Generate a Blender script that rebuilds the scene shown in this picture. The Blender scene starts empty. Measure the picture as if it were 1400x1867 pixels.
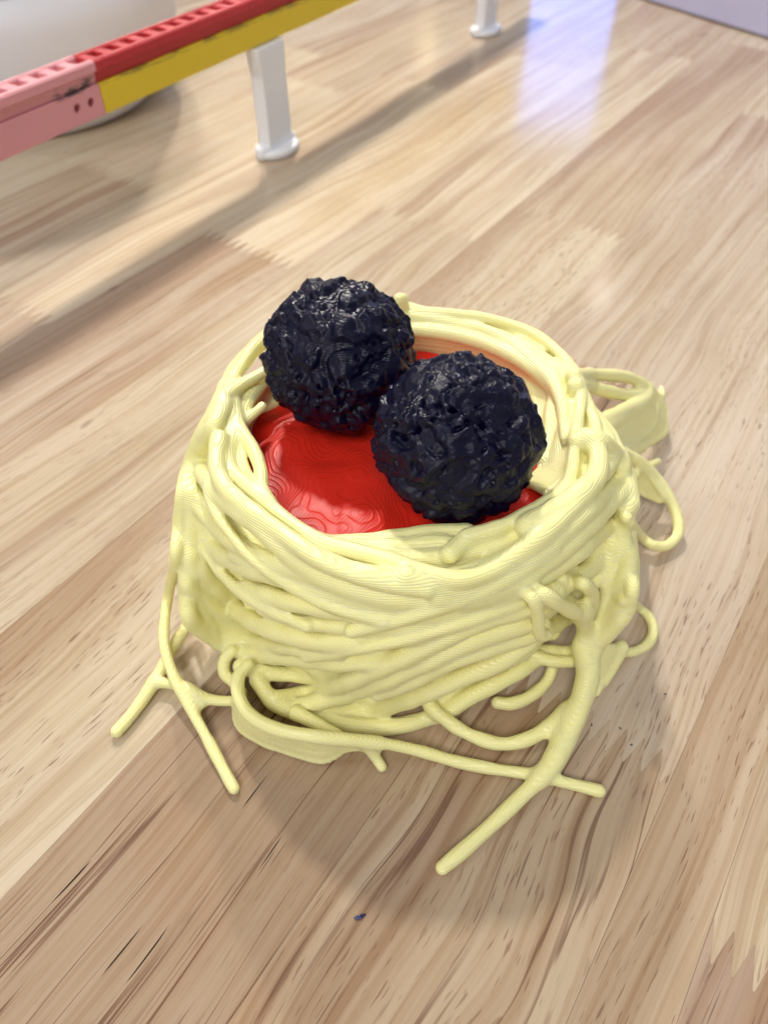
import bpy, bmesh, math, random
import numpy as np
from mathutils import Vector, noise, Matrix
random.seed(7); rng = np.random.default_rng(7)
R = math.radians
scene = bpy.context.scene
COL = scene.collection

# ------------------------------------------------------------------ camera
F_PX, W_PX, H_PX = 1348.0, 1400.0, 1867.0        # photograph's focal length and size in pixels
PITCH, CAM_H = R(48), 0.175
cam_d = bpy.data.cameras.new('camera'); cam = bpy.data.objects.new('camera', cam_d); COL.objects.link(cam)
cam.location = (0, 0, CAM_H); cam.rotation_euler = (R(90) - PITCH, 0, 0)
cam_d.sensor_fit = 'VERTICAL'; cam_d.sensor_height = 36.0; cam_d.sensor_width = 27.0
cam_d.lens = 36.0 * F_PX / H_PX
cam_d.clip_start = 0.005; cam_d.clip_end = 50
cam_d.dof.use_dof = True; cam_d.dof.focus_distance = 0.162; cam_d.dof.aperture_fstop = 17.0
scene.camera = cam

# ------------------------------------------------------------------ world and lamps
world = bpy.data.worlds.new('World'); scene.world = world; world.use_nodes = True
bg = world.node_tree.nodes['Background']
bg.inputs['Color'].default_value = (0.94, 0.96, 1.0, 1); bg.inputs['Strength'].default_value = 0.33

def lamp(name, loc, target, size, power, color, size_y=None):
    d = bpy.data.lights.new(name, 'AREA'); o = bpy.data.objects.new(name, d); COL.objects.link(o)
    d.shape = 'DISK' if size_y is None else 'RECTANGLE'
    d.size = size
    if size_y: d.size_y = size_y
    d.energy = power; d.color = color
    o.location = loc
    o.rotation_euler = (Vector(target) - Vector(loc)).to_track_quat('-Z', 'Y').to_euler()
    return o
def from_dir(el, az, dist, centre=(0.005, 0.13, 0.03)):
    e, a = R(el), R(az)
    return (centre[0] + dist*math.cos(e)*math.sin(a), centre[1] + dist*math.cos(e)*math.cos(a), centre[2] + dist*math.sin(e))
C0 = (0.005, 0.13, 0.03)
lamp('ceiling_lamp_key', from_dir(51, -14, 2.4), C0, 0.14, 27, (1.0, 0.95, 0.87))
lamp('added_rail_light', (-0.13, 1.08, 0.80), (-0.06, 0.42, 0.0), 0.05, 0.55, (1.0, 0.93, 0.82)).data.spread = R(55)  # added narrow beam: deepens the rail's shadow, spares the nest
lamp('front_fill_light', from_dir(52, 195, 2.2), C0, 0.8, 22, (1.0, 0.97, 0.94))  # added broad soft fill that brightens the nest's front
lamp('ceiling_lamp_side', from_dir(50, -95, 2.2), C0, 0.25, 5, (1.0, 0.95, 0.88))
lamp('ceiling_lamp_back', from_dir(30, 18, 2.6, (0.093, 0.287, 0)), (0.093, 0.287, 0), 0.05, 0.22, (1.0, 0.95, 0.85))
lamp('warm_lamp_far', (0.15, 3.0, 0.70), (0.03, 0.6, 0), 0.05, 0.05, (1.0, 0.80, 0.40))
lamp('blue_screen_light', (0.195, 0.90, 0.095), (0.05, 0.20, 0.08), 0.085, 0.10, (0.16, 0.32, 1.0), 0.14)

scene.view_settings.view_transform = 'Standard'; scene.view_settings.look = 'None'
scene.view_settings.exposure = 0.15; scene.view_settings.gamma = 1.0
scene.view_settings.use_curve_mapping = False

# ------------------------------------------------------------------ helpers
def ray(px, py):
    a = (px - W_PX/2)/F_PX; b = (py - H_PX/2)/F_PX
    return np.array([a, math.cos(PITCH) - b*math.sin(PITCH), -math.sin(PITCH) - b*math.cos(PITCH)])
ORG = np.array([0, 0, CAM_H])
def ground(px, py, z=0.0):
    d = ray(px, py); t = (z - CAM_H)/d[2]
    return ORG + d*t

def link(name, me, mat=None, parent=None, **props):
    o = bpy.data.objects.new(name, me); COL.objects.link(o)
    if mat and me: me.materials.append(mat) if not me.materials else None
    if parent: o.parent = parent
    for k, v in props.items(): o[k] = v
    return o
def empty(name, loc=(0, 0, 0), rz=0, **props):
    o = bpy.data.objects.new(name, None); COL.objects.link(o)
    o.location = loc; o.rotation_euler = (0, 0, rz); o.empty_display_size = 0.01
    for k, v in props.items(): o[k] = v
    return o
def from_bm(bm, smooth=False):
    me = bpy.data.meshes.new('m'); bmesh.ops.recalc_face_normals(bm, faces=bm.faces); bm.to_mesh(me); bm.free()
    if smooth:
        for p in me.polygons: p.use_smooth = True
    return me
def box_mesh(x0, x1, y0, y1, z0, z1, bevel=0.0, seg=2):
    bm = bmesh.new(); bmesh.ops.create_cube(bm, size=1)
    for v in bm.verts:
        v.co = ((x0+x1)/2 + v.co.x*(x1-x0), (y0+y1)/2 + v.co.y*(y1-y0), (z0+z1)/2 + v.co.z*(z1-z0))
    if bevel: bmesh.ops.bevel(bm, geom=bm.edges[:], offset=bevel, segments=seg, affect='EDGES', profile=0.5)
    return from_bm(bm)
def lathe_mesh(profile, n=96, smooth=True):
    bm = bmesh.new(); rings = []
    for r, z in profile:
        rings.append([bm.verts.new((r*math.cos(2*math.pi*k/n), r*math.sin(2*math.pi*k/n), z)) for k in range(n)])
    for a, b in zip(rings[:-1], rings[1:]):
        for k in range(n): bm.faces.new((a[k], a[(k+1) % n], b[(k+1) % n], b[k]))
    bm.faces.new(rings[0][::-1]); bm.faces.new(rings[-1])
    return from_bm(bm, smooth)
def extrude_poly(pts, axis_len, bevel=0.0):
    """pts: list of (y,z) section, extruded along x from 0 to axis_len"""
    bm = bmesh.new()
    a = [bm.verts.new((0, y, z)) for y, z in pts]; b = [bm.verts.new((axis_len, y, z)) for y, z in pts]
    n = len(pts)
    for k in range(n): bm.faces.new((a[k], a[(k+1) % n], b[(k+1) % n], b[k]))
    bm.faces.new(a); bm.faces.new(b[::-1])
    if bevel: bmesh.ops.bevel(bm, geom=bm.edges[:], offset=bevel, segments=2, affect='EDGES', profile=0.5)
    return from_bm(bm)

class NT:
    """tiny node-tree writer"""
    def __init__(s, name):
        s.m = bpy.data.materials.new(name); s.m.use_nodes = True; s.t = s.m.node_tree; s.n = s.t.nodes
        s.b = s.n['Principled BSDF']
    def add(s, typ, **kw):
        nd = s.n.new(typ)
        for k, v in kw.items(): setattr(nd, k, v)
        return nd
    def set(s, nd, name, v):
        if isinstance(v, bpy.types.NodeSocket): s.t.links.new(v, nd.inputs[name])
        else: nd.inputs[name].default_value = v
    def math(s, op, a, b=0.0, c=None, clamp=False):
        nd = s.add('ShaderNodeMath', operation=op, use_clamp=clamp)
        s.set(nd, 0, a); s.set(nd, 1, b)
        if c is not None: s.set(nd, 2, c)
        return nd.outputs[0]
    def mix(s, f, a, b, mode='MIX'):
        nd = s.add('ShaderNodeMix', data_type='RGBA', blend_type=mode)
        s.set(nd, 0, f); s.set(nd, 6, a); s.set(nd, 7, b)
        return nd.outputs[2]
    def ramp(s, f, lo, hi):
        nd = s.add('ShaderNodeMapRange', interpolation_type='SMOOTHSTEP'); s.set(nd, 0, f)
        nd.inputs[1].default_value = lo; nd.inputs[2].default_value = hi
        return nd.outputs[0]
    def noise(s, vec, scale=1.0, detail=2.0, rough=0.5, dist=0.0):
        nd = s.add('ShaderNodeTexNoise'); s.set(nd, 'Vector', vec); nd.inputs['Scale'].default_value = scale
        nd.inputs['Detail'].default_value = detail; nd.inputs['Roughness'].default_value = rough
        nd.inputs['Distortion'].default_value = dist
        return nd.outputs[0]
    def vmul(s, vec, xyz):
        nd = s.add('ShaderNodeVectorMath', operation='MULTIPLY'); s.set(nd, 0, vec); nd.inputs[1].default_value = xyz
        return nd.outputs[0]
    def coord(s): return s.add('ShaderNodeTexCoord').outputs['Object']
    def attr(s, name): 
        nd = s.add('ShaderNodeAttribute', attribute_type='OBJECT', attribute_name=name); return nd.outputs['Fac']
    def bump(s, h, strength=1.0, dist=0.001):
        nd = s.add('ShaderNodeBump'); s.set(nd, 'Height', h); nd.inputs['Strength'].default_value = strength
        nd.inputs['Distance'].default_value = dist
        return nd
    def out(s, **kw):
        for k, v in kw.items(): s.set(s.b, k.replace('_', ' '), v)
        return s.m
def rgb(r, g, b): return (r, g, b, 1.0)

# ------------------------------------------------------------------ materials
def mat_wood():
    m = NT('finger_jointed_wood')
    co = m.coord(); seed = m.attr('seed')
    sx = m.add('ShaderNodeSeparateXYZ'); m.set(sx, 0, co); U, V = sx.outputs[0], sx.outputs[1]
    cb0 = m.add('ShaderNodeCombineXYZ'); m.set(cb0, 0, U); m.set(cb0, 1, V); m.set(cb0, 2, seed)
    base = cb0.outputs[0]
    # slow bending of the grain
    w1 = m.noise(m.vmul(base, (5, 9, 1)), 1, 2); w2 = m.noise(m.vmul(base, (22, 40, 1)), 1, 1)
    off = m.math('ADD', m.math('MULTIPLY', m.math('SUBTRACT', w1, 0.5), 0.030), m.math('MULTIPLY', m.math('SUBTRACT', w2, 0.5), 0.0035))
    V2 = m.math('ADD', V, m.math('MULTIPLY', off, m.attr('bend')))
    cb = m.add('ShaderNodeCombineXYZ'); m.set(cb, 0, U); m.set(cb, 1, V2); m.set(cb, 2, seed); g = cb.outputs[0]
    info = m.add('ShaderNodeObjectInfo')
    pale = info.outputs['Color']
    # growth bands, fine fibre
    band = m.noise(m.vmul(g, (2.2, 95, 1)), 1, 3, 0.55)
    fine = m.noise(m.vmul(g, (9, 620, 1)), 1, 3, 0.6)
    heart = m.ramp(m.math('ADD', band, m.math('MULTIPLY', m.math('SUBTRACT', m.noise(m.vmul(g, (4, 18, 1)), 1, 2), 0.5), 0.7)), 0.46, 0.70)
    # darker heart-wood side of the stave
    side = m.math('ABSOLUTE', m.math('SUBTRACT', V2, m.attr('heart_at')))
    sidef = m.math('SUBTRACT', 1.0, m.ramp(side, 0.004, 0.024))
    hf = m.math('MAXIMUM', m.math('MULTIPLY', heart, m.attr('band')), m.math('MULTIPLY', sidef, m.attr('heart')))
    col = m.mix(hf, pale, rgb(0.37, 0.245, 0.158))
    blot = m.noise(m.vmul(base, (14, 26, 1)), 1, 3)
    col = m.mix(m.ramp(blot, 0.35, 0.75), col, m.mix(1.0, col, rgb(0.90, 0.86, 0.80), 'MULTIPLY'))
    col = m.mix(m.math('MULTIPLY', m.ramp(fine, 0.40, 0.70), 0.60), col, m.mix(1.0, col, rgb(0.75, 0.65, 0.54), 'MULTIPLY'))
    mid = m.noise(m.vmul(g, (4, 240, 1)), 1, 4, 0.65)
    col = m.mix(m.math('MULTIPLY', m.ramp(mid, 0.45, 0.72), 0.55), col, m.mix(1.0, col, rgb(0.77, 0.66, 0.55), 'MULTIPLY'))
    # streak lines (long) and pores (short dashes)
    st = m.noise(m.vmul(g, (5, 250, 1)), 1, 3, 0.55)
    line = m.math('SUBTRACT', 1.0, m.ramp(m.math('ABSOLUTE', m.math('SUBTRACT', st, 0.5)), 0.004, 0.032))
    brk = m.ramp(m.noise(m.vmul(g, (16, 300, 1)), 1, 2), 0.38, 0.62)
    streak = m.math('MULTIPLY', m.math('MULTIPLY', line, brk), m.attr('streak'))
    po = m.noise(m.vmul(g, (150, 1800, 1)), 1, 1, 0.4)
    gate = m.noise(m.vmul(g, (18, 60, 1)), 1, 2)
    pore = m.math('MULTIPLY', m.ramp(po, 0.635, 0.70), m.ramp(gate, 0.36, 0.56))
    pore = m.math('MULTIPLY', pore, m.attr('pore'))
    col = m.mix(m.math('MULTIPLY', streak, 0.85), col, rgb(0.135, 0.058, 0.034))
    col = m.mix(m.math('MULTIPLY', pore, 0.66), col, rgb(0.17, 0.072, 0.042))
    # a few black mineral dashes
    dk = m.noise(m.vmul(g, (34, 900, 1)), 1, 1, 0.4)
    dark = m.math('MULTIPLY', m.ramp(dk, 0.735, 0.78), m.attr('dash'))
    col = m.mix(dark, col, rgb(0.030, 0.016, 0.014))
    # knots / stains
    kn = m.noise(m.vmul(base, (40, 75, 1)), 1, 2)
    col = m.mix(m.math('MULTIPLY', m.ramp(kn, 0.745, 0.80), 0.5), col, rgb(0.16, 0.075, 0.06))
    h = m.math('SUBTRACT', m.math('MULTIPLY', fine, 0.15), m.math('ADD', pore, streak))
    bp = m.bump(h, 0.12, 0.0001)
    rough = m.math('ADD', 0.11, m.math('MULTIPLY', m.noise(m.vmul(base, (60, 90, 1)), 1, 2), 0.10))
    return m.out(Base_Color=col, Roughness=rough, Normal=bp.outputs[0], IOR=1.5)

def mat_pasta():
    m = NT('pale_yellow_plastic')
    co = m.coord(); sx = m.add('ShaderNodeSeparateXYZ'); m.set(sx, 0, co)
    lay = m.math('SINE', m.math('MULTIPLY', sx.outputs[2], 2*math.pi/0.0004))
    fleck = m.noise(co, 900, 2)
    n2 = m.noise(co, 60, 3)
    col = m.mix(n2, rgb(0.955, 0.905, 0.46), rgb(0.94, 0.88, 0.39))
    h = m.math('ADD', m.math('MULTIPLY', lay, 0.5), m.math('MULTIPLY', fleck, 0.5))
    bp = m.bump(h, 0.8, 0.00012)
    m.b.subsurface_method = 'RANDOM_WALK'
    m.b.inputs['Subsurface Radius'].default_value = (1.0, 0.85, 0.15)
    return m.out(Base_Color=col, Roughness=0.38, Normal=bp.outputs[0], Subsurface_Weight=0.35, Subsurface_Scale=0.0018, IOR=1.46)

def mat_sauce():
    m = NT('glossy_red_plastic')
    co = m.coord()
    wv = m.add('ShaderNodeTexWave', wave_type='BANDS', bands_direction='X'); 
    mp = m.add('ShaderNodeMapping'); m.set(mp, 0, co); mp.inputs['Rotation'].default_value = (0, 0, R(38))
    m.set(wv, 'Vector', mp.outputs[0]); wv.inputs['Scale'].default_value = 400; wv.inputs['Distortion'].default_value = 0.4
    n = m.noise(co, 300, 3)
    sx = m.add('ShaderNodeSeparateXYZ'); m.set(sx, 0, co)
    fr = m.math('FRACT', m.math('DIVIDE', sx.outputs[2], 0.00022))
    step = m.math('SUBTRACT', m.ramp(fr, 0.0, 0.35), fr)           # printed layers: risers on a smooth slope
    ridge = m.math('SUBTRACT', 1.0, m.ramp(m.math('ABSOLUTE', m.math('SUBTRACT', fr, 0.35)), 0.02, 0.22))
    h = m.math('ADD', m.math('ADD', m.math('MULTIPLY', wv.outputs['Fac'], 0.12), m.math('MULTIPLY', n, 0.15)), m.math('ADD', m.math('MULTIPLY', step, 0.5), m.math('MULTIPLY', ridge, 0.45)))
    bp = m.bump(h, 0.6, 0.00014)
    return m.out(Base_Color=rgb(0.68, 0.024, 0.012), Roughness=0.38, Normal=bp.outputs[0], IOR=1.36)

def mat_meatball():
    m = NT('dark_navy_silk_plastic')
    co = m.coord(); sx = m.add('ShaderNodeSeparateXYZ'); m.set(sx, 0, co)
    lay = m.math('SINE', m.math('MULTIPLY', sx.outputs[2], 2*math.pi/0.0003))
    n = m.noise(co, 1400, 2)
    bp = m.bump(m.math('ADD', m.math('MULTIPLY', lay, 0.6), m.math('MULTIPLY', n, 0.5)), 0.45, 0.00007)
    return m.out(Base_Color=rgb(0.0022, 0.0019, 0.017), Roughness=0.34, Normal=bp.outputs[0], IOR=1.33)

def mat_plain(name, c, rough=0.45, grain=0.06, scale=300):
    m = NT(name); co = m.coord()
    n = m.noise(co, scale, 3); n2 = m.noise(co, scale/8, 2)
    col = m.mix(m.math('MULTIPLY', n2, grain*3), rgb(*c), rgb(*[x*0.8 for x in c]))
    bp = m.bump(n, 0.2, 0.0002)
    return m.out(Base_Color=col, Roughness=rough, Normal=bp.outputs[0])

WOOD, PASTA, SAUCE, BALL = mat_wood(), mat_pasta(), mat_sauce(), mat_meatball()
RED = mat_plain('red_print_plastic', (0.50, 0.022, 0.032), 0.5)
def mat_yellow():
    m = NT('yellow_print_plastic'); co = m.coord(); sx = m.add('ShaderNodeSeparateXYZ'); m.set(sx, 0, co)
    n = m.noise(m.vmul(co, (60, 200, 500)), 1, 4, 0.65)
    e = m.math('MULTIPLY', m.ramp(sx.outputs[2], 0.0095, 0.0114), m.ramp(n, 0.44, 0.60))
    col = m.mix(m.math('MULTIPLY', e, 0.75), m.mix(m.math('MULTIPLY', n, 0.25), rgb(0.78, 0.58, 0.025), rgb(0.62, 0.44, 0.02)), rgb(0.16, 0.10, 0.03))
    return m.out(Base_Color=col, Roughness=0.5)
YEL = mat_yellow()
WHITE = mat_plain('white_print_plastic', (0.86, 0.87, 0.90), 0.4)
POT = mat_plain('white_pot_plastic', (0.86, 0.87, 0.93), 0.5)
BOXM = mat_plain('blue_lit_card', (0.60, 0.60, 0.86), 0.6)  # white card; the blue light falling on it is put into this colour
BLUE = mat_plain('navy_crumb_plastic', (0.012, 0.014, 0.10), 0.4)
GREY = mat_plain('grey_dust', (0.06, 0.06, 0.08), 0.6)
DARKGLUE = mat_plain('joint_glue', (0.20, 0.12, 0.075), 0.6)
def mat_pink():
    m = NT('pink_print_plastic'); co = m.coord()
    n = m.noise(m.vmul(co, (90, 1, 380)), 1, 4, 0.65)
    sx = m.add('ShaderNodeSeparateXYZ'); m.set(sx, 0, co)
    # pencil smudge close to the joint of the two rails
    dx = m.math('SUBTRACT', 1.0, m.ramp(m.math('ABSOLUTE', m.math('SUBTRACT', sx.outputs[0], -0.0125)), 0.006, 0.015))
    dz = m.math('SUBTRACT', 1.0, m.ramp(m.math('ABSOLUTE', m.math('SUBTRACT', sx.outputs[2], 0.0132)), 0.0012, 0.0026))
    mk = m.math('MULTIPLY', m.math('MULTIPLY', dx, dz), m.ramp(n, 0.46, 0.56))
    col = m.mix(mk, rgb(0.72, 0.31, 0.34), rgb(0.05, 0.045, 0.055))
    return m.out(Base_Color=col, Roughness=0.5)
PINK = mat_pink()

# ------------------------------------------------------------------ the table: staves with finger joints
TH = R(34.3)                                   # grain direction, right of the viewing direction
table = empty('table', (0, 0, 0), R(90) - TH, kind='structure', label='varnished finger-jointed pale wood table top')
# local x = along the grain, local y = -v
UMIN, UMAX = -0.22, 1.55
edges = [0.201, 0.146, 0.0905, 0.0347, 0.0168, -0.038, -0.0936, -0.151, -0.207, -0.262, -0.317, -0.373, -0.429, -0.485, -0.541,
         -0.597, -0.653, -0.709, -0.765, -0.821, -0.877, -0.933, -0.989]
CREAM, TAN, PINKISH, BROWN = (0.61, 0.512, 0.378), (0.555, 0.447, 0.322), (0.555, 0.455, 0.350), (0.428, 0.314, 0.218)
# per row (index = between edges[i] and edges[i+1]): joints along u, styles of the staves from near to far
def style(base, pore=0.8, streak=0.2, band=0.5, heart=0.0, heart_at=0.0, dash=0.0, bend=1.0):
    return dict(base=base, pore=pore, streak=streak, band=band, heart=heart, heart_at=heart_at, dash=dash, bend=bend)
rows = {
    2: ([0.069, 0.47, 0.86], [style((0.42, 0.31, 0.235), 0.9, 0.5, 0.9, dash=0.6), style(CREAM, 1.0, 0.15, 0.35, dash=0.4), style(PINKISH, 0.6), style(CREAM)]),
    3: ([-0.06, 0.62, 1.1], [style(CREAM), style(CREAM, 1.0, 0.12, 0.35, heart=0.6, heart_at=-0.0145), style(PINKISH, 0.6), style(CREAM)]),
    4: ([0.0995, 0.44, 0.80], [style((0.52, 0.405, 0.285), 0.8, 0.9, 0.8, dash=0.5, bend=1.6), style((0.66, 0.56, 0.45), 0.9, 0.08, 0.25), style(TAN, 0.6, 0.2, 0.5), style(CREAM)]),
    5: ([0.235, 0.53, 0.93], [style(BROWN, 0.35, 1.0, 0.55, dash=1.0, bend=0.35), style(PINKISH, 0.6, 0.3, 0.8), style(CREAM, 0.4, 0.1, 0.3), style(TAN)]),
    6: ([0.34, 0.66, 1.02], [style(CREAM, 1.0, 0.10, 0.25, heart=0.62, heart_at=-0.0555, dash=0.1), style(TAN, 0.5, 0.2, 0.7), style(CREAM), style(TAN)]),
    7: ([0.30, 0.61, 1.0], [style(CREAM, 0.55, 0.25, 0.45), style(CREAM, 0.4, 0.2, 0.6), style(TAN), style(CREAM)]),
    8: ([0.232, 0.55, 0.95], [style(PINKISH, 0.5, 0.5, 0.8, heart=0.8, heart_at=-0.045), style(CREAM, 0.4, 0.1, 0.4), style(TAN), style(CREAM)]),
    9: ([0.14, 0.46, 0.80], [style(PINKISH, 0.3, 0.2, 0.5), style(CREAM, 0.3, 0.1, 0.5), style(PINKISH, 0.3, 0.2, 0.7), style(CREAM)]),
    10: ([0.25, 0.42, 0.75], [style(TAN, 0.3, 0.2, 0.8), style(CREAM, 0.3, 0.2, 0.4), style(TAN, 0.3, 0.2, 0.7), style(CREAM)]),
}
glue = link('glue_bed', box_mesh(UMIN, UMAX, -edges[0], -edges[-1], -0.030, -0.0012), DARKGLUE, table)
def finger_line(u0, va, vb, pitch=0.0044, length=0.0085):
    """zig-zag finger joint across a stave from va to vb"""
    pts = [(u0 + length/2*0.2, va)]; n = max(2, round(abs(vb - va)/pitch)); s = (vb - va)/n
    for k in range(n):
        pts += [(u0 - length/2, va + s*(k + 0.42)), (u0 - length/2, va + s*(k + 0.50)),
                (u0 + length/2, va + s*(k + 0.92)), (u0 + length/2, va + s*(k + 1.0))]
    pts[-1] = (u0 + length/2, vb)
    return pts
for i in range(len(edges) - 1):
    v_hi, v_lo = edges[i], edges[i+1]; G = 0.00004
    js, st = rows.get(i, (None, None))
    if js is None:
        u = UMIN + random.uniform(0.12, 0.42); js = []
        while u < UMAX - 0.1: js.append(u); u += random.uniform(0.24, 0.46)
        st = [style(random.choice([CREAM, CREAM, TAN, PINKISH]), random.uniform(.3, .8), random.uniform(.1, .4), random.uniform(.3, .9)) for _ in range(len(js)+1)]
    lines = [[(UMIN, v_hi - G), (UMIN, v_lo + G)]] + [finger_line(j, v_hi - G, v_lo + G) for j in js] + [[(UMAX, v_hi - G), (UMAX, v_lo + G)]]
    for k in range(len(lines) - 1):
        a, b = lines[k], lines[k+1]
        poly = [(u + G, v) for u, v in a] + [(u - G, v) for u, v in b[::-1]]
        bm = bmesh.new()
        uo = a[0][0]
        top = [bm.verts.new((u - uo, -(v - v_hi), 0)) for u, v in poly]
        bot = [bm.verts.new((u - uo, -(v - v_hi), -0.029)) for u, v in poly]
        bm.faces.new(top); n = len(poly)
        for q in range(n): bm.faces.new((top[q], bot[q], bot[(q+1) % n], top[(q+1) % n]))
        s = st[min(k, len(st)-1)]
        o = link('plank', from_bm(bm), WOOD, table)
        o.location = (uo, -v_hi, random.uniform(-2.5e-5, 0))
        jit = random.uniform(0.95, 1.04)
        o.color = (*[c*jit for c in s['base']], 1)
        for key in ('pore', 'streak', 'band', 'heart', 'dash', 'bend'): o[key] = float(s[key])
        o['heart_at'] = float(-s['heart_at']); o['seed'] = float(random.uniform(0, 50))

# ------------------------------------------------------------------ pasta nest (signed-distance strands, fused)
NC = np.array([0.0055, 0.1365])                   # centre on the table
PZ = np.array([0.0, 0.006, 0.014, 0.024, 0.034, 0.045, 0.053, 0.060, 0.07])
PR = np.array([0.0470, 0.0490, 0.0500, 0.0510, 0.0515, 0.0505, 0.0480, 0.0445, 0.036])
def R_of(z): return np.interp(z, PZ, PR)
ZR = 0.0585                                        # rim height
def surf(px, py, off=0.0):
    d = ray(px, py); t = np.linspace(0.08, 0.40, 6400)
    p = ORG + t[:, None]*d
    r = np.hypot(p[:, 0]-NC[0], p[:, 1]-NC[1]); f = r - (R_of(p[:, 2]) + off)
    f = np.where((p[:, 2] < 0.001) | (p[:, 2] > ZR), 1.0, f)
    k = np.argmax(f < 0) if (f < 0).any() else int(np.argmin(f))
    return p[k]

VOX = 0.0005
LO = np.array([-0.080, 0.030, -0.002]); HI = np.array([0.098, 0.250, 0.072])
DIM = np.ceil((HI - LO)/VOX).astype(int)
FIELD = np.full(DIM, 0.004, np.float32); LABEL = np.zeros(DIM, np.int16)
BESTD = np.full(DIM, 0.004, np.float32)
def catmull(P, step=0.0006):
    P = np.asarray(P, float)
    if len(P) < 2: return P
    Q = np.vstack([2*P[0]-P[1], P, 2*P[-1]-P[-2]]); out = []
    for i in range(1, len(Q)-2):
        p0, p1, p2, p3 = Q[i-1], Q[i], Q[i+1], Q[i+2]
        n = max(2, int(np.linalg.norm((p2-p1)[:3])/step)); t = np.linspace(0, 1, n, endpoint=False)[:, None]
        out.append(0.5*((2*p1) + (-p0+p2)*t + (2*p0-5*p1+4*p2-p3)*t**2 + (-p0+3*p1-3*p2+p3)*t**3))
    out.append(P[-1:]); return np.vstack(out)
def add_chain(samples, label, k=0.0014):
    """samples: (n,4) x y z r - one strand, smooth-united into the field"""
    pad = 0.0042
    lo = np.maximum(np.floor((samples[:, :3].min(0) - samples[:, 3].max() - pad - LO)/VOX).astype(int), 0)
    hi = np.minimum(np.ceil((samples[:, :3].max(0) + samples[:, 3].max() + pad - LO)/VOX).astype(int), DIM)
    if (hi <= lo).any(): return
    D = np.full(hi - lo, 0.004, np.float32)
    for x, y, z, r in samples:
        c = (np.array([x, y, z]) - LO)/VOX; w = (r + 0.0034)/VOX
        a = np.maximum(np.floor(c - w).astype(int), lo); b = np.minimum(np.ceil(c + w).astype(int) + 1, hi)
        if (b <= a).any(): continue
        X = (np.arange(a[0], b[0]) - c[0])**2; Y = (np.arange(a[1], b[1]) - c[1])**2; Z = (np.arange(a[2], b[2]) - c[2])**2
        dd = np.sqrt(X[:, None, None] + Y[None, :, None] + Z[None, None, :], dtype=np.float32)*np.float32(VOX) - np.float32(r)
        s = tuple(slice(a[i]-lo[i], b[i]-lo[i]) for i in range(3))
        np.minimum(D[s], dd, out=D[s])
    S = tuple(slice(lo[i], hi[i]) for i in range(3))
    A = FIELD[S]; h = np.maximum(k - np.abs(A - D), 0)/k
    FIELD[S] = np.minimum(A, D) - h*h*k*0.25
    better = D < BESTD[S]
    LABEL[S] = np.where(better, label, LABEL[S]); BESTD[S] = np.minimum(BESTD[S], D)
STR = ['nest_wall']
def new_label(name='strand'):
    STR.append(name); return len(STR) - 1
def P3(p):
    """(px,py,z) on a level plane; (px,py,'s',off) on the nest's outside; (px,py,'y',Y) at that depth"""
    if p[0] == 'w': return np.array(p[1:])
    if len(p) == 3: return ground(p[0], p[1], p[2])
    if p[2] == 's': return surf(p[0], p[1], p[3])
    d = ray(p[0], p[1]); return ORG + d*(p[3]/d[1])
def resolve(pts): return np.array([P3(p) for p in pts])
def wobble(s, amp, seed):
    for i in range(len(s)):
        q = Vector(s[i, :3])*90 + Vector((seed*7.1, 0, 0)); s[i, 3] *= 1 + amp*noise.noise(q*2.2)
    return s
def strand(pts, r=0.0019, r2=None, k=0.0010, name='strand'):
    P = resolve(pts); rr = np.linspace(r, r if r2 is None else r2, len(P))[:, None]
    lab = new_label(name); add_chain(wobble(catmull(np.hstack([P, rr])), 0.16, lab), lab, k); return lab
def sheet(A, B, r=0.0013, rows_=6, k=0.0014, name='strand'):
    a = catmull(resolve(A), 0.0012); b = catmull(resolve(B), 0.0012); n = max(len(a), len(b))
    f = lambda q: np.stack([np.interp(np.linspace(0, 1, n), np.linspace(0, 1, len(q)), q[:, i]) for i in range(3)], 1)
    a, b = f(a), f(b); allp = []
    for j in range(rows_+1):
        t = j/rows_; rr = np.full((n, 1), r*(1.25 if j in (0, rows_) else 1.0)); allp.append(np.hstack([a*(1-t)+b*t, rr]))
    lab = new_label(name); add_chain(wobble(np.vstack(allp), 0.15, lab), lab, k)
def S(pts, off=0.0006): return [(x, y, 's', off) for x, y in pts]
def Z(pts, z): return [(x, y, z) for x, y in pts]

# wall that carries the strands
def nest_wall():
    out = []
    for z in np.arange(0.004, 0.0545, 0.0018):
        n = 170
        for a in np.arange(n)*2*math.pi/n:
            rad = R_of(z) - 0.0062
            out.append((NC[0]+rad*math.cos(a), NC[1]+rad*math.sin(a), z, 0.0021))
    return np.array(out)
add_chain(nest_wall(), 0, 0.001)

# wound strands, all the way round (outside, rim and inside)
def ring(z0, amp, phase, off, r, a0=0, a1=360, drift=0.0, freq=1, seed=0):
    A = np.radians(np.arange(a0, a1+1, 2.0)); out = []
    for i, a in enumerate(A):
        t = i/(len(A)-1); z = z0 + amp*math.sin(freq*a + phase) + drift*(t-0.5) + 0.0016*noise.noise(Vector((a*2.1, seed, 3.3)))
        rad = R_of(z) + off + 0.0016*noise.noise(Vector((a*1.7, seed+9.1, 0.3)))
        out.append((NC[0]+rad*math.cos(a), NC[1]+rad*math.sin(a), max(z, r*0.8), r))
    lab = new_label(); s = np.array(out)
    s = catmull(s, 0.0007); add_chain(wobble(s, 0.18, lab), lab, 0.0013)
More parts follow.
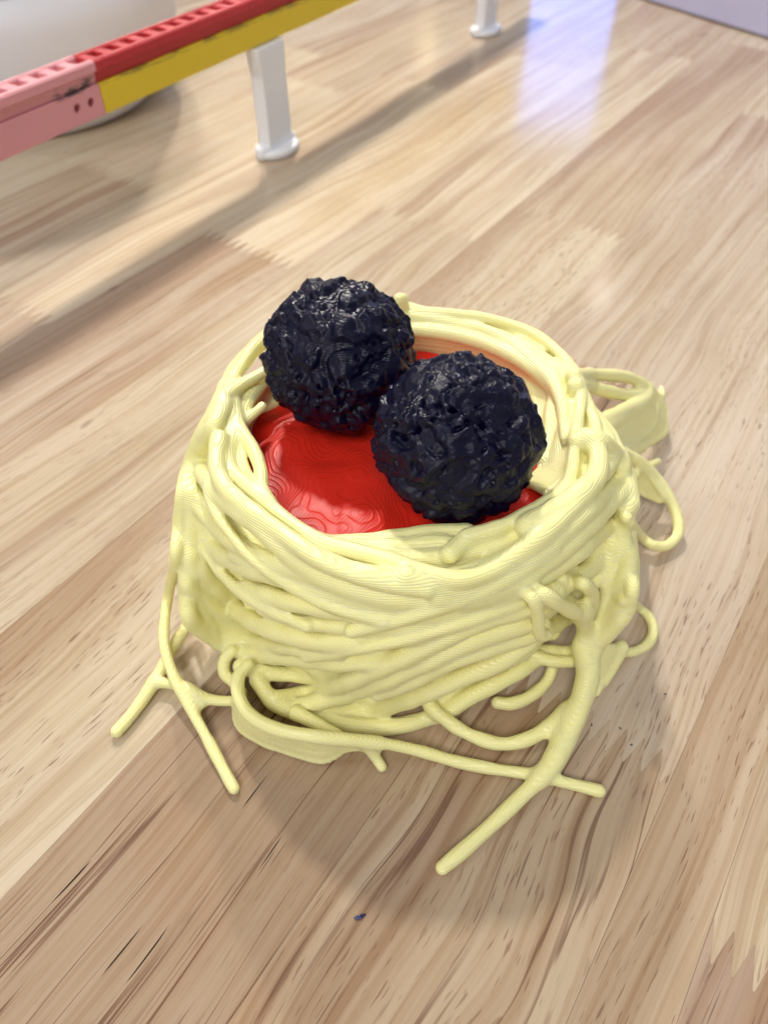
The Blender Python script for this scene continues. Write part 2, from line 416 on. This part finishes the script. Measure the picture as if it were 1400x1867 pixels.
# the back and the sides (angle 0 = +x, 90 = away from the camera)
for q in range(9):
    z = 0.004 + q*0.0058
    ring(z, 0.002, q*1.9, -0.0008 + 0.0010*random.random() - (0.0012 if q > 6 else 0), random.uniform(0.0021, 0.0029) - (0.0008 if q > 6 else 0), -22+random.uniform(-15, 15), 150+random.uniform(-12, 14), random.uniform(-0.006, 0.006), 1, q)
# filling strands beneath the traced ones in front
for q in range(8):
    z = 0.005 + q*0.0058
    ring(z, 0.0015, q*2.3, -0.0038 + 0.001*random.random(), random.uniform(0.0020, 0.0027), 140+random.uniform(-15, 15), 372+random.uniform(-12, 12), random.uniform(-0.005, 0.005), 1, 20+q)
# inside wall of the rim, sloping in towards the sauce
for q in range(3):
    z = 0.0560 - q*0.0026
    ring(z, 0.0010, q*2.9, -0.0016 - q*0.0012, random.uniform(0.0012, 0.0017), -75+random.uniform(-15, 15), 140+random.uniform(-30, 20), random.uniform(-0.004, 0.004), 1, 40+q)
for q in range(3):
    ring(0.0500 - q*0.003, 0.0008, q*2.1, -0.0066 - q*0.0012, 0.0021, 120+10*q, 300-12*q, 0.002, 1, 60+q)

RZ = 0.0575
sheet([(735, 568, RZ-.002), (830, 575, RZ-.002), (900, 585, RZ-.002), (970, 609, RZ-.002), (1020, 647, RZ-.002), (1048, 692, RZ-.002), (1046, 800, RZ-.002), (1032, 868, RZ-.002), (1000, 900, RZ-.002)],
      [(735, 594, .0490), (790, 600, .0490), (850, 612, .0490), (905, 640, .0490), (945, 678, .0490), (975, 730, .0490), (994, 800, .0490), (990, 850, .0490), (965, 880, .0490)], 0.0011, 18)
strand([(1030, 690, .0555), (1008, 735, .0525), (1000, 790, .0505), (990, 840, .0495)], 0.0017)
strand([(1040, 740, .0560), (1026, 790, .0535), (1016, 840, .0515)], 0.0016)
strand([(990, 640, .0555), (930, 622, .0535), (860, 602, .0520), (790, 592, .0515)], 0.0013)
strand([(1018, 690, .0545), (985, 672, .0525), (950, 656, .0510), (905, 632, .0505)], 0.0012)
# rim, right and back
strand(Z([(850, 978), (905, 963), (962, 934), (1012, 903), (1040, 868), (1048, 800), (1058, 730), (1050, 685), (1020, 645), (970, 607), (900, 583), (830, 573), (770, 568), (725, 566), (660, 566), (590, 572), (520, 590), (465, 632), (425, 690)], RZ), 0.0015)
strand(Z([(1012, 690), (985, 650), (930, 604), (860, 586), (780, 580)], RZ-0.002), 0.0014)
strand(Z([(1030, 760), (1020, 710), (1000, 665), (950, 622)], RZ-0.001), 0.0012)
strand([(726, 570, RZ), (726, 556, RZ+0.003), (728, 545, RZ+0.005)], 0.0022, 0.0017)
strand([(734, 566, RZ), (737, 552, RZ+0.0035), (738, 543, RZ+0.005)], 0.0014, 0.0011)
strand(Z([(735, 556), (800, 574), (880, 600), (950, 640), (1000, 690), (1022, 740), (1030, 800)], RZ-0.0015), 0.0013)
# rim, left
strand(Z([(525, 655), (470, 685), (425, 712), (392, 748)], RZ+0.001) + S([(362, 800), (343, 850)], 0.002) + [(331, 900, 's', .003), (325, 960, 's', .003), (320, 1020, 's', .004), (308, 1080, .0130), (301, 1130, .0100), (301, 1180, .0080), (318, 1235, .0060), (350, 1295, .0036), (385, 1360, .0020), (414, 1415, .0014), (427, 1438, .0013)], 0.0016, 0.0014)
strand(Z([(500, 600), (460, 640), (432, 672), (415, 700)], RZ-0.002) + S([(400, 735), (380, 775), (366, 810)], 0.001), 0.0022)
strand(Z([(440, 700), (428, 722), (428, 745), (441, 785), (462, 820), (475, 855), (478, 890), (492, 918)], RZ-0.001), 0.0016)
strand(Z([(426, 706), (424, 760), (422, 800), (415, 830), (421, 856), (446, 882), (482, 916), (527, 952), (587, 990), (647, 1006), (700, 1020), (765, 1040), (830, 1056), (890, 1044), (950, 1010), (1010, 965)], RZ-0.001), 0.0018)
strand(Z([(595, 994), (660, 990), (725, 982), (790, 974), (850, 972)], RZ-0.004), 0.0022)
strand(Z([(640, 1004), (720, 1000), (800, 992), (835, 1002)], RZ-0.0035), 0.0022)
strand(Z([(820, 1010), (850, 985), (900, 968)], RZ-0.001), 0.0020)
# traced windings, left and front
for pts, off, r in [
    ([(411, 737), (390, 779), (372, 812), (367, 845), (378, 878), (402, 904), (432, 930), (468, 957), (510, 995), (555, 1030), (600, 1056), (660, 1078), (720, 1090), (790, 1094), (860, 1084), (930, 1060)], .0010, .0021),
    ([(392, 765), (356, 830), (352, 868), (358, 908), (380, 945), (416, 981), (470, 1012), (540, 1040), (620, 1065), (690, 1080)], .0006, .0020),
    ([(400, 800), (395, 850), (412, 890), (450, 925), (500, 962), (560, 1004), (620, 1034), (690, 1052), (760, 1066), (840, 1078)], .0012, .0021),
    ([(346, 872), (351, 920), (366, 963), (399, 1006), (446, 1034), (512, 1054), (600, 1078), (690, 1095), (770, 1102), (850, 1096)], .0004, .0021),
    ([(366, 1026), (388, 1064), (421, 1104), (468, 1137), (525, 1158), (600, 1170), (700, 1166), (780, 1150), (860, 1122), (930, 1098)], .0008, .0023),
    ([(402, 1016), (411, 1045), (422, 1064)], .0010, .0014),
    ([(340, 1060), (362, 1082), (386, 1106), (430, 1130)], .0006, .0019),
    ([(342, 1112), (362, 1143), (400, 1172), (446, 1190), (520, 1198), (600, 1206), (700, 1204), (790, 1186), (870, 1160), (940, 1130)], .0010, .0022),
    ([(382, 1143), (422, 1158), (470, 1172), (540, 1184), (620, 1190)], .0012, .0017),
    ([(450, 1072), (540, 1100), (640, 1116), (740, 1119), (840, 1110), (930, 1088)], .0004, .0021),
    ([(480, 1108), (560, 1134), (660, 1143), (760, 1136), (860, 1112), (945, 1090)], .0004, .0020),
    ([(430, 1010), (500, 1045), (580, 1075), (660, 1098), (740, 1108), (820, 1106), (900, 1086)], .0004, .0018),
    ([(335, 970), (345, 1010), (352, 1045)], .0006, .0019),
    ([(500, 1276), (570, 1262), (640, 1240), (720, 1205), (800, 1165), (880, 1132), (960, 1105), (1010, 1080)], .0016, .0023),
    ([(530, 1290), (620, 1270), (700, 1240), (770, 1208), (850, 1172), (920, 1148), (968, 1130)], .0018, .0023),
    ([(690, 1262), (750, 1240), (820, 1205), (890, 1180), (960, 1158), (985, 1140)], .0022, .0023),
    ([(600, 1300), (680, 1294), (760, 1270), (840, 1236), (910, 1206), (965, 1168)], .0010, .0023),
    ([(470, 1240), (500, 1280), (560, 1306), (640, 1322), (720, 1324), (800, 1302), (860, 1268), (930, 1232), (985, 1195)], .0002, .0022),
    ([(440, 1215), (480, 1225), (560, 1232), (640, 1226), (720, 1206)], -.001, .0020),
    ([(382, 905), (430, 985), (500, 1050), (600, 1105), (700, 1132)], .0026, .0013),
    ([(362, 960), (400, 1040), (470, 1100), (560, 1142)], .0022, .0014),
    ([(500, 962), (580, 1022), (680, 1062), (780, 1078)], .0030, .0013),
    ([(640, 1152), (740, 1128), (840, 1094), (930, 1052), (1010, 1002)], .0026, .0014),
    ([(560, 1200), (660, 1182), (760, 1160), (860, 1130), (950, 1096)], .0026, .0013),
    # twisted bundle, right front
    ([(740, 1052), (830, 1072), (900, 1058), (960, 1020), (1020, 975), (1075, 925), (1118, 880), (1132, 845)], .0012, .0022),
    ([(800, 1085), (870, 1084), (940, 1058), (1005, 1015), (1060, 970), (1108, 920), (1140, 880)], .0014, .0024),
    ([(850, 1095), (930, 1078), (1000, 1042), (1060, 1000), (1110, 952), (1142, 908)], .0012, .0022),
    ([(900, 1106), (980, 1086), (1040, 1060), (1092, 1020), (1130, 975)], .0010, .0021),
    ([(880, 1046), (940, 1010), (1000, 965), (1050, 915), (1085, 870), (1090, 830), (1075, 805)], .0010, .0022),
    ([(960, 960), (1020, 925), (1070, 885), (1105, 850), (1110, 820)], .0006, .0024),
    ([(1066, 800), (1092, 806), (1120, 832), (1138, 870), (1146, 920)], .0010, .0026),
    ([(1140, 930), (1132, 970), (1140, 1010)], .0008, .0022),
    ([(985, 1110), (1050, 1080), (1100, 1040), (1130, 1000)], .0006, .0022),
    ([(990, 1150), (1040, 1120), (1100, 1090), (1140, 1050)], -.0002, .0022),
    ([(985, 1190), (1040, 1190), (1100, 1160), (1140, 1110)], -.0008, .0021),
]:
    P = S(pts, off); pre, post_ = [], []
    def around(p, sgn, sh=0.0022):
        q = surf(p[0], p[1], off); a = math.atan2(q[1]-NC[1], q[0]-NC[0]); rr = math.hypot(q[1]-NC[1], q[0]-NC[0])
        return [('w', NC[0] + (rr - sh*t)*math.cos(a + sgn*0.22*t), NC[1] + (rr - sh*t)*math.sin(a + sgn*0.22*t), q[2] + 0.0004*t) for t in (1, 2, 3)]
    if pts[0][0] < 400 and pts[0][1] > 820: pre = around(pts[0], -1, 0.0045)[::-1]
    if pts[-1][0] > 1100: post_ = around(pts[-1], 1)
    strand(pre + P + post_, r)
# hooks and loops on the right front
strand(S([(885, 1076), (935, 1072)], .0008) + S([(968, 1090), (980, 1120), (982, 1145), (986, 1158), (996, 1158)], .0056), 0.0015, 0.0013)
strand(S([(925, 1058), (955, 1066)], .0004) + S([(990, 1082), (1022, 1104), (1056, 1118)], .0058) + S([(1078, 1102), (1078, 1080), (1062, 1064)], .0050) + S([(1042, 1058), (1022, 1056)], .0005), 0.0016)
sheet(S([(1020, 1075), (1035, 1100), (1052, 1112)], .001), S([(1022, 1100), (1040, 1112), (1058, 1118)], .003), 0.0011, 3)
# thick strand running down to the table
strand([(1060, 1112, 's', .005), (1068, 1150, .0180), (1074, 1200, .0125), (1062, 1260, .0085), (1042, 1318, .0058), (1018, 1370, .0042), (992, 1410, .0034), (950, 1452, .0026), (900, 1500, .0020), (850, 1545, .0017), (806, 1582, .0016)], 0.0023, 0.0016, k=0.0026)
strand([(1060, 1180, .0140), (1072, 1230, .0095), (1056, 1290, .0060), (1030, 1345, .0042), (1004, 1395, .0032), (985, 1415, .0026)], 0.0026, 0.0022, k=0.0026)
strand([(985, 1412, .0026), (1020, 1424, .0020), (1060, 1434, .0016), (1092, 1442, .0015)], 0.0016, 0.0015)
strand([(772, 1262, .0060), (786, 1290, .0050), (820, 1318, .0040), (862, 1342, .0032), (910, 1356, .0028), (955, 1350, .0030), (995, 1328, .0036), (1030, 1296, .0050)], 0.0016, 0.0019, k=0.0026)
strand([(1008, 1190, .0060), (1006, 1220, .0042), (992, 1248, .0026), (962, 1272, .0020), (930, 1283, .0018), (906, 1281, .0017)], 0.0016, 0.0017)
strand([(960, 1190, .0080), (1000, 1204, .0075), (1045, 1206, .0070), (1072, 1196, .0070)], 0.0016)
# left loose strands
strand([(372, 1128, 's', -.002), (352, 1128, .0070), (338, 1146, .0052), (318, 1176, .0042), (296, 1218, .0030), (268, 1264, .0020), (238, 1306, .0018), (214, 1333, .0017)], 0.0015, 0.0017)
strand([(282, 1244, .0026), (308, 1246, .0032), (330, 1252, .0040), (358, 1266, .0040), (395, 1277, .0034), (440, 1278, .0034)], 0.0014)
strand([(345, 1258, .0042), (356, 1270, .0038), (366, 1284, .0034)], 0.0015, 0.0012, k=0.0022)
sheet(S([(352, 900), (350, 1000), (352, 1090), (402, 1166)], -.0046), S([(425, 950), (432, 1040), (445, 1120), (475, 1182)], -.0046), 0.0017, 16)
strand([(424, 1186, .0080), (410, 1204, .0060), (410, 1228, .0042), (428, 1246, .0040), (440, 1262, .0040)], 0.0015)
# ribbon lying in front
TOP = [(452, 1212, .0130), (434, 1236, .0128), (436, 1272, .0125), (458, 1306, .0125), (505, 1330, .0125), (570, 1342, .0125), (630, 1348, .0105), (690, 1354, .0075), (760, 1368, .0042), (830, 1388, .0022), (900, 1402, .0017), (972, 1412, .0022)]
strand(TOP, 0.0015, 0.0014)
sheet([(434, 1240, .0120), (438, 1274, .0118), (460, 1306, .0118), (506, 1330, .0118), (572, 1343, .0118), (630, 1350, .0095), (690, 1356, .0068)],
      [(432, 1270, .0060), (434, 1318, .0018), (468, 1346, .0018), (520, 1366, .0016), (590, 1384, .0016), (634, 1362, .0050), (690, 1362, .0046)], 0.0010, 8)
strand([(668, 1356, .0070), (684, 1380, .0030), (696, 1398, .0012)], 0.0015, 0.0013)
strand([(540, 1300, .0050), (575, 1318, .0062), (615, 1340, .0090)], 0.0020, 0.0014)
# right: skirt, small loop, big loop, folded ribbons behind
sheet(S([(1110, 960), (1110, 1040), (1100, 1110), (1085, 1180)], -.001), [(1128, 965, 's', .002), (1146, 1030, 's', .002), (1152, 1072, 's', .002), (1146, 1105, 's', .001)], 0.0014, 14)
strand([(1125, 1090, 's', -.001), (1140, 1096, 's', .0005), (1160, 1106, .0055), (1182, 1124, .0030), (1190, 1150, .0020), (1180, 1174, .0017), (1155, 1188, .0022), (1124, 1190, .0048)], 0.0014)
strand([(1132, 1180, .0062), (1116, 1208, .0040), (1098, 1238, .0022), (1086, 1262, .0014)], 0.0017, 0.0013)
sheet([(1132, 1182, .0060), (1100, 1240, .0020)], [(1080, 1180, 's', -.0015), (1080, 1240, .0040)], 0.0013, 10)
strand([(1110, 826, 's', -.001), (1135, 828, .0260), (1160, 838, .0200), (1192, 866, .0135), (1218, 905, .0085), (1234, 945, .0050), (1234, 975, .0032), (1216, 994, .0026), (1190, 994, .0040), (1165, 976, .0085), (1146, 950, 's', .0005), (1130, 935, 's', -.001)], 0.0018, 0.0014)
strand([(1158, 860, .0165), (1180, 850, .0130), (1199, 841, .0100)], 0.0013, 0.0011)
sheet([(1162, 846, .0185), (1185, 868, .0140), (1210, 905, .0090)], [(1152, 872, .0120), (1170, 898, .0070), (1202, 912, .0070)], 0.0009, 10)
strand([(1120, 890, 's', -.001), (1148, 874, .0150), (1158, 866, .0160)], 0.0012)
strand([(1045, 686, 's', -.001), (1072, 683, .0420), (1110, 684, .0350), (1150, 690, .0280), (1174, 706, .0225), (1174, 724, .0215), (1140, 744, .0280), (1100, 764, .0350), (1072, 786, .0400), (1050, 805, 's', -.001)], 0.0019)
strand([(1048, 704, 's', -.001), (1072, 704, .0410), (1100, 712, .0350), (1140, 720, .0270), (1168, 716, .0225)], 0.0020)
sheet([(1180, 708, .0210), (1170, 735, .0215), (1130, 762, .0280), (1096, 784, .0350), (1082, 808, .0370), (1092, 830, .0350)],
      [(1196, 724, .0130), (1206, 752, .0080), (1206, 784, .0050), (1178, 806, .0070), (1150, 824, .0150), (1122, 838, .0260)], 0.0017, 12)
strand([(1196, 740, .0110), (1204, 722, .0110), (1205, 708, .0115)], 0.0015, 0.0011)
strand([(1170, 740, .0205), (1150, 775, .0190), (1120, 800, .0250), (1108, 828, .0300)], 0.0019)
strand([(1190, 745, .0145), (1180, 780, .0120), (1150, 805, .0170), (1126, 828, .0240)], 0.0019)
strand([(1204, 750, .0080), (1210, 775, .0045), (1196, 796, .0034)], 0.0019)

# --- polygonise and split by strand
import openvdb
grid = openvdb.FloatGrid(0.004); grid.copyFromArray(FIELD)
grid.gridClass = openvdb.GridClass.LEVEL_SET
pts, quads = grid.convertToQuads(0.0)
gx = np.stack(np.gradient(FIELD), -1)
def sample(ix):
    i = np.clip(np.floor(ix).astype(int), 0, DIM-2); f = np.clip(ix - i, 0, 1); out = 0
    for a in (0, 1):
        for b in (0, 1):
            for c in (0, 1):
                w = (f[:, 0] if a else 1-f[:, 0])*(f[:, 1] if b else 1-f[:, 1])*(f[:, 2] if c else 1-f[:, 2])
                out = out + w[:, None]*gx[i[:, 0]+a, i[:, 1]+b, i[:, 2]+c]
    return out
nor = sample(pts.astype(float)); nor /= np.maximum(np.linalg.norm(nor, axis=1, keepdims=True), 1e-9)
wpts = LO + pts.astype(float)*VOX
cen = pts[quads].mean(1); ci = np.clip(np.round(cen).astype(int), 0, DIM-1)
lab = LABEL[ci[:, 0], ci[:, 1], ci[:, 2]]
# keep quad winding outward
q0 = wpts[quads]; fn = np.cross(q0[:, 2]-q0[:, 0], q0[:, 3]-q0[:, 1]); an = nor[quads].mean(1)
if (fn*an).sum() < 0: quads = quads[:, ::-1]
del gx
wpts[:, 2] = np.maximum(wpts[:, 2], 0.0002)
def components(lb):
    E = np.concatenate([np.sort(np.stack([quads[:, i], quads[:, (i+1) % 4]], 1), 1) for i in range(4)])
    key = E[:, 0].astype(np.int64)*len(pts) + E[:, 1]; fid = np.tile(np.arange(len(quads)), 4)
    o = np.argsort(key, kind='stable'); ks, fs = key[o], fid[o]; same = ks[1:] == ks[:-1]
    fa, fb = fs[:-1][same], fs[1:][same]
    ok = lb[fa] == lb[fb]; ia, ib = fa[ok], fb[ok]; comp = np.arange(len(quads))
    while True:
        ca, cb = comp[ia], comp[ib]; d = ca != cb
        if not d.any(): break
        m_ = np.minimum(ca[d], cb[d]); np.minimum.at(comp, np.maximum(ca[d], cb[d]), m_)
        while True:
            c2 = comp[comp]
            if (c2 == comp).all(): break
            comp = c2
    return comp, fa, fb
for it in range(3):                                   # hand slivers to the neighbouring strand
    comp, fa, fb = components(lab); cnt = np.bincount(comp, minlength=len(quads)); small = cnt[comp] < 90
    if not small.any(): break
    ff, gg = np.concatenate([fa, fb]), np.concatenate([fb, fa]); sel = small[ff] & ~small[gg]; new = {}
    for f, g in zip(ff[sel], gg[sel]): new.setdefault(int(comp[f]), int(lab[g]))
    for c, l in new.items(): lab[comp == c] = l
comp, fa, fb = components(lab)
nest = empty('pasta_nest', (NC[0], NC[1], 0), label='pale yellow printed plastic nest of tangled spaghetti strands on the wooden table', category='pasta nest')
base = np.array([NC[0], NC[1], 0])
for c in np.unique(comp):
    sel = comp == c; qs = quads[sel]; nm = STR[int(lab[c])]
    used, inv = np.unique(qs, return_inverse=True); inv = inv.reshape(qs.shape)
    if len(qs) < 30: continue
    me = bpy.data.meshes.new(nm); me.from_pydata((wpts[used]-base).tolist(), [], inv.tolist())
    me.polygons.foreach_set('use_smooth', np.ones(len(qs), bool))
    me.normals_split_custom_set_from_vertices(nor[used].tolist())
    link(nm, me, PASTA, nest)
print('NEST', len(quads), 'quads', len(np.unique(comp)), 'pieces')
del FIELD, LABEL, BESTD

# ------------------------------------------------------------------ sauce (stepped by its print layers)
BC1, BC2, BR = np.array([-0.0107, 0.1500]), np.array([0.0158, 0.1210]), 0.0184
def sauce_h(x, y):
    q = Vector((x*34, y*34, 1.7)); r = math.hypot(x-NC[0], y-NC[1])
    h = 0.0484 + 0.0022*noise.noise(q) + 0.0012*noise.noise(q*2.9) + 0.00016*noise.noise(q*7.1) - 0.0010*(r/0.04)**2
    for b in (BC1, BC2):
        d = math.hypot(x-b[0], y-b[1]); h -= 0.0016*math.exp(-(d/0.014)**2)
    return h
def build_sauce():
    bm = bmesh.new(); Rm, nr, na = 0.0412, 135, 560; rings = []
    c = bm.verts.new((0, 0, sauce_h(*NC)))
    for i in range(1, nr+1):
        rr = Rm*i/nr; n = na
        rings.append([bm.verts.new((rr*math.cos(2*math.pi*k/n), rr*math.sin(2*math.pi*k/n), sauce_h(NC[0]+rr*math.cos(2*math.pi*k/n), NC[1]+rr*math.sin(2*math.pi*k/n)))) for k in range(n)])
    for k in range(na): bm.faces.new((c, rings[0][k], rings[0][(k+1) % na]))
    for a, b in zip(rings[:-1], rings[1:]):
        for k in range(na): bm.faces.new((a[k], b[k], b[(k+1) % na], a[(k+1) % na]))
    bot = [bm.verts.new((v.co.x, v.co.y, 0.038)) for v in rings[-1]]; a = rings[-1]
    for k in range(na): bm.faces.new((a[k], bot[k], bot[(k+1) % na], a[(k+1) % na]))
    bm.faces.new(bot[::-1])
    return from_bm(bm, True)
o = link('sauce', build_sauce(), SAUCE, None, label='glossy red plastic sauce layer with contour lines filling the pasta nest', category='sauce')
o.location = (NC[0], NC[1], 0)

# ------------------------------------------------------------------ meatballs
def ball_mesh(seed, rad):
    bm = bmesh.new(); bmesh.ops.create_icosphere(bm, subdivisions=7, radius=1.0); S0 = Vector((seed*13.7, seed*5.1, seed*2.9))
    for v in bm.verts:
        n = v.co.normalized(); q = n + S0
        q = q + Vector((noise.noise(q*3), noise.noise(q*3 + Vector((5, 0, 0))), noise.noise(q*3 + Vector((0, 5, 0)))))*0.08
        low = noise.noise(q*1.5)*0.060 + noise.noise(q*3.1)*0.050
        mod = min(max(0.45 + 1.2*noise.noise(q*1.9 - Vector((3, 3, 9))), 0.12), 1.0)
        cells = noise.voronoi(q*5.2)[0]; bumps = (0.45 - cells[0])*0.100*(0.30 + 0.65*mod)
        c2 = noise.voronoi(q*12.0)[0]; small = (0.4 - c2[0])*0.042*mod
        terr = noise.noise(q*4.6 + Vector((2, 8, 5))); edge = 0.030*min(max(terr*7, -1), 1)
        pit = -max(noise.noise(q*9.5 - Vector((7, 1, 3))) - 0.30, 0)*0.42*mod
        grit = noise.noise(q*24)*0.006 + noise.noise(q*50)*0.003
        rr = 1 + low + bumps + small + edge + pit + grit
        co = n*rr*rad
        v.co = co
    return from_bm(bm, True)
b1 = link('meatball', ball_mesh(1.0, BR), BALL, None, label='dark navy lumpy meatball beside the rim with the small upright tab', category='meatball')
b1.location = (BC1[0], BC1[1], 0.0652)
b2 = link('meatball', ball_mesh(2.3, BR*0.985), BALL, None, label='dark navy pitted meatball close to the rim above the thick drooping strand', category='meatball')
b2.location = (BC2[0], BC2[1], 0.0646); b2.rotation_euler = (0.3, 0.2, 1.1)

# ------------------------------------------------------------------ rails on posts
A = ground(505, 281); B = ground(885, 63)
RA, RB = ground(0, 296, 0.0545), ground(655, 1, 0.0545); ang = math.atan2(RB[1]-RA[1], RB[0]-RA[0])
J = RA + (RB - RA)*((ground(190, 207, 0.0545) - RA)[:2].dot((RB-RA)[:2])/(RB-RA)[:2].dot((RB-RA)[:2]))                     # joint of the pink and the yellow rail, bottom front
# local frame: x along the rail, y to the back-left, z up; origin at the joint's bottom front edge
def rail(name, x0, x1, mats, props, holes=False):
    e = empty(name, (J[0], J[1], 0.0545), ang, **props)
    L = x1 - x0
    webm = extrude_poly([(0.0, 0), (0.0, 0.0118), (0.0115, 0.0118), (0.0115, 0)], L, 0.0003)
    webm.transform(Matrix.Translation((x0, 0, 0)))
    web = link('web', webm, mats[0], e)
    if holes:
        for hx in (-0.0137, -0.0062):
            bm = bmesh.new(); bmesh.ops.create_cone(bm, cap_ends=True, segments=32, radius1=0.0018, radius2=0.0018, depth=0.008,
                matrix=Matrix.Translation((hx, 0.0, 0.0064)) @ Matrix.Rotation(R(90), 4, 'X'))
            c = link('cutter', from_bm(bm)); c.parent = e
            md = web.modifiers.new('b', 'BOOLEAN'); md.object = c; md.operation = 'DIFFERENCE'; md.solver = 'EXACT'
        dg = bpy.context.evaluated_depsgraph_get(); nm = bpy.data.meshes.new_from_object(web.evaluated_get(dg))
        web.modifiers.clear(); web.data = nm
        for c in [k for k in e.children if k.name.startswith('cutter')]: bpy.data.objects.remove(c)
    grm = extrude_poly([(0.0012, 0.0119), (0.0006, 0.0165), (0.0108, 0.0165), (0.0108, 0.0119)], L, 0.0002); grm.transform(Matrix.Translation((x0, 0, 0)))
    link('groove_wall', grm, mats[1], e)
    fm = box_mesh(x0, x1, 0.0023, 0.0097, 0.0166, 0.0172); rack = link('rack', fm, mats[1], e)
    for y0, y1, zt in ((-0.0010, 0.0018, 0.0205), (0.0098, 0.0118, 0.0205)):
        lm = extrude_poly([(y0, 0.0166), (y0, zt-0.0008), (y0+0.0008, zt), (y1, zt), (y1, 0.0166)], L, 0.0002); lm.transform(Matrix.Translation((x0, 0, 0)))
        link('lip', lm, mats[1], rack)
    tm = box_mesh(-0.0024, 0.0024, 0.0023, 0.0097, 0.0173, 0.0201, 0.0003, 1); tm.materials.append(mats[1])
    x = x0 + 0.002
    while x < x1 - 0.001:
        t = link('rack_tooth', tm, None, rack); t.location = (x, 0, 0); x += 0.0096
    return e
rail('track_rail', 0.0004, 0.44, (YEL, RED), dict(label='track rail with yellow lower web and red toothed rack on white posts', category='rail', group='rail pieces of the toothed track'))
rail('track_rail', -0.26, 0.0, (PINK, PINK), dict(label='pink toothed track rail with two small holes and smudged joint end', category='rail', group='rail pieces of the toothed track'), holes=True)

def post(loc, label):
    e = empty('support_post', (loc[0], loc[1], 0), ang, label=label, category='post', group='white posts under the track rail')
    # column, wider towards the rail on one side
    prof = [(-0.0105, 0.004), (0.0105, 0.004), (0.0092, 0.040), (0.0108, 0.0540), (-0.0128, 0.0540), (-0.0092, 0.040)]
    bm = bmesh.new(); a = [bm.verts.new((x, -0.0035, z)) for x, z in prof]; b = [bm.verts.new((x, 0.0045, z)) for x, z in prof]
    bm.faces.new(a); bm.faces.new(b[::-1]); n = len(a)
    for k in range(n): bm.faces.new((a[k], b[k], b[(k+1) % n], a[(k+1) % n]))
    bmesh.ops.bevel(bm, geom=bm.edges[:], offset=0.0007, segments=2, affect='EDGES', profile=0.5)
    link('column', from_bm(bm), WHITE, e)
    f = link('foot', lathe_mesh([(0.0135, 0.0001), (0.0148, 0.0008), (0.0150, 0.0030), (0.0143, 0.0040), (0.0105, 0.0042)], 64), WHITE, e)
    f.scale = (1.0, 0.72, 1.0)
    for sx in (-1, 1):
        k = link('foot_knob', lathe_mesh([(0.0034, 0.0003), (0.0038, 0.0012), (0.0038, 0.0055), (0.0030, 0.0064), (0.001, 0.0067)], 32), WHITE, e)
        k.location = (sx*0.0122, 0.0008, 0)
post(A + np.array([0, 0.004, 0]), 'white plastic support post under the yellow web beside the white pot')
post(B + np.array([0, 0.004, 0]), 'far white plastic support post standing clear of the pot, only its foot showing')

# ------------------------------------------------------------------ pot and box behind
pot = empty('pot', (-0.228, 0.519, 0), label='round white plastic pot standing behind the rails', category='pot')
link('pot_body', lathe_mesh([(0.070, 0.0002), (0.076, 0.0010), (0.0795, 0.0040), (0.088, 0.0150), (0.0965, 0.0290), (0.1015, 0.0440), (0.1030, 0.0580), (0.1037, 0.0744), (0.080, 0.0746)], 128), POT, pot)
link('pot_lid', lathe_mesh([(0.080, 0.0748), (0.1032, 0.0748), (0.1044, 0.0756), (0.1048, 0.0800), (0.1048, 0.1580), (0.1030, 0.1630), (0.0990, 0.1650), (0.02, 0.1655)], 128), WHITE, pot)
pa, pb = ground(1160, -3), ground(1400, 72)
d2 = (pb - pa)[:2]; bang = math.atan2(d2[1], d2[0]); bl = 0.30
bx = empty('card_box', (pa[0], pa[1], 0), bang, label='white card box with blue light painted into its colour at the edge of the table', category='box')
link('box_body', box_mesh(-0.002, bl, 0.0, 0.20, 0.0008, 0.11, 0.0012), BOXM, bx)
link('box_lid', box_mesh(-0.004, bl+0.002, -0.002, 0.202, 0.1102, 0.135, 0.0012), BOXM, bx)

# ------------------------------------------------------------------ crumbs on the table
def crumb_mesh(seed, l, w, h):
    bm = bmesh.new(); bmesh.ops.create_icosphere(bm, subdivisions=2, radius=1)
    for v in bm.verts:
        k = 1 + 0.5*noise.noise(v.co*1.9 + Vector((seed, 0, 0)))
        v.co = (v.co.x*l*k, v.co.y*w*k + 0.25*l*v.co.x*v.co.x, max(v.co.z, -0.8)*h*k)
    mz = min(v.co.z for v in bm.verts)
    for v in bm.verts: v.co.z -= mz
    return from_bm(bm)
def crumb(px, py, l, w, h, rz, mat, label, group=None):
    p = ground(px, py); o = link('plastic_crumb', crumb_mesh(px, l, w, h), mat, None, label=label, category='crumb')
    if group: o['group'] = group
    o.location = (p[0], p[1], 0.0); o.rotation_euler = (0, 0, rz)
crumb(656, 1673, 0.0012, 0.0004, 0.0003, 0.25, BLUE, 'tiny navy blue plastic shaving on the bare wood in front of the nest')
for i, (x, y) in enumerate([(1212, 1266), (1078, 1322), (1130, 1328), (1150, 1358)]):
    crumb(x, y, 0.0004, 0.00018, 0.00012, 1.2*i, GREY, 'tiny dark speck of dust beside the finger joint by the thick strand', 'dust specks beside the finger joint')
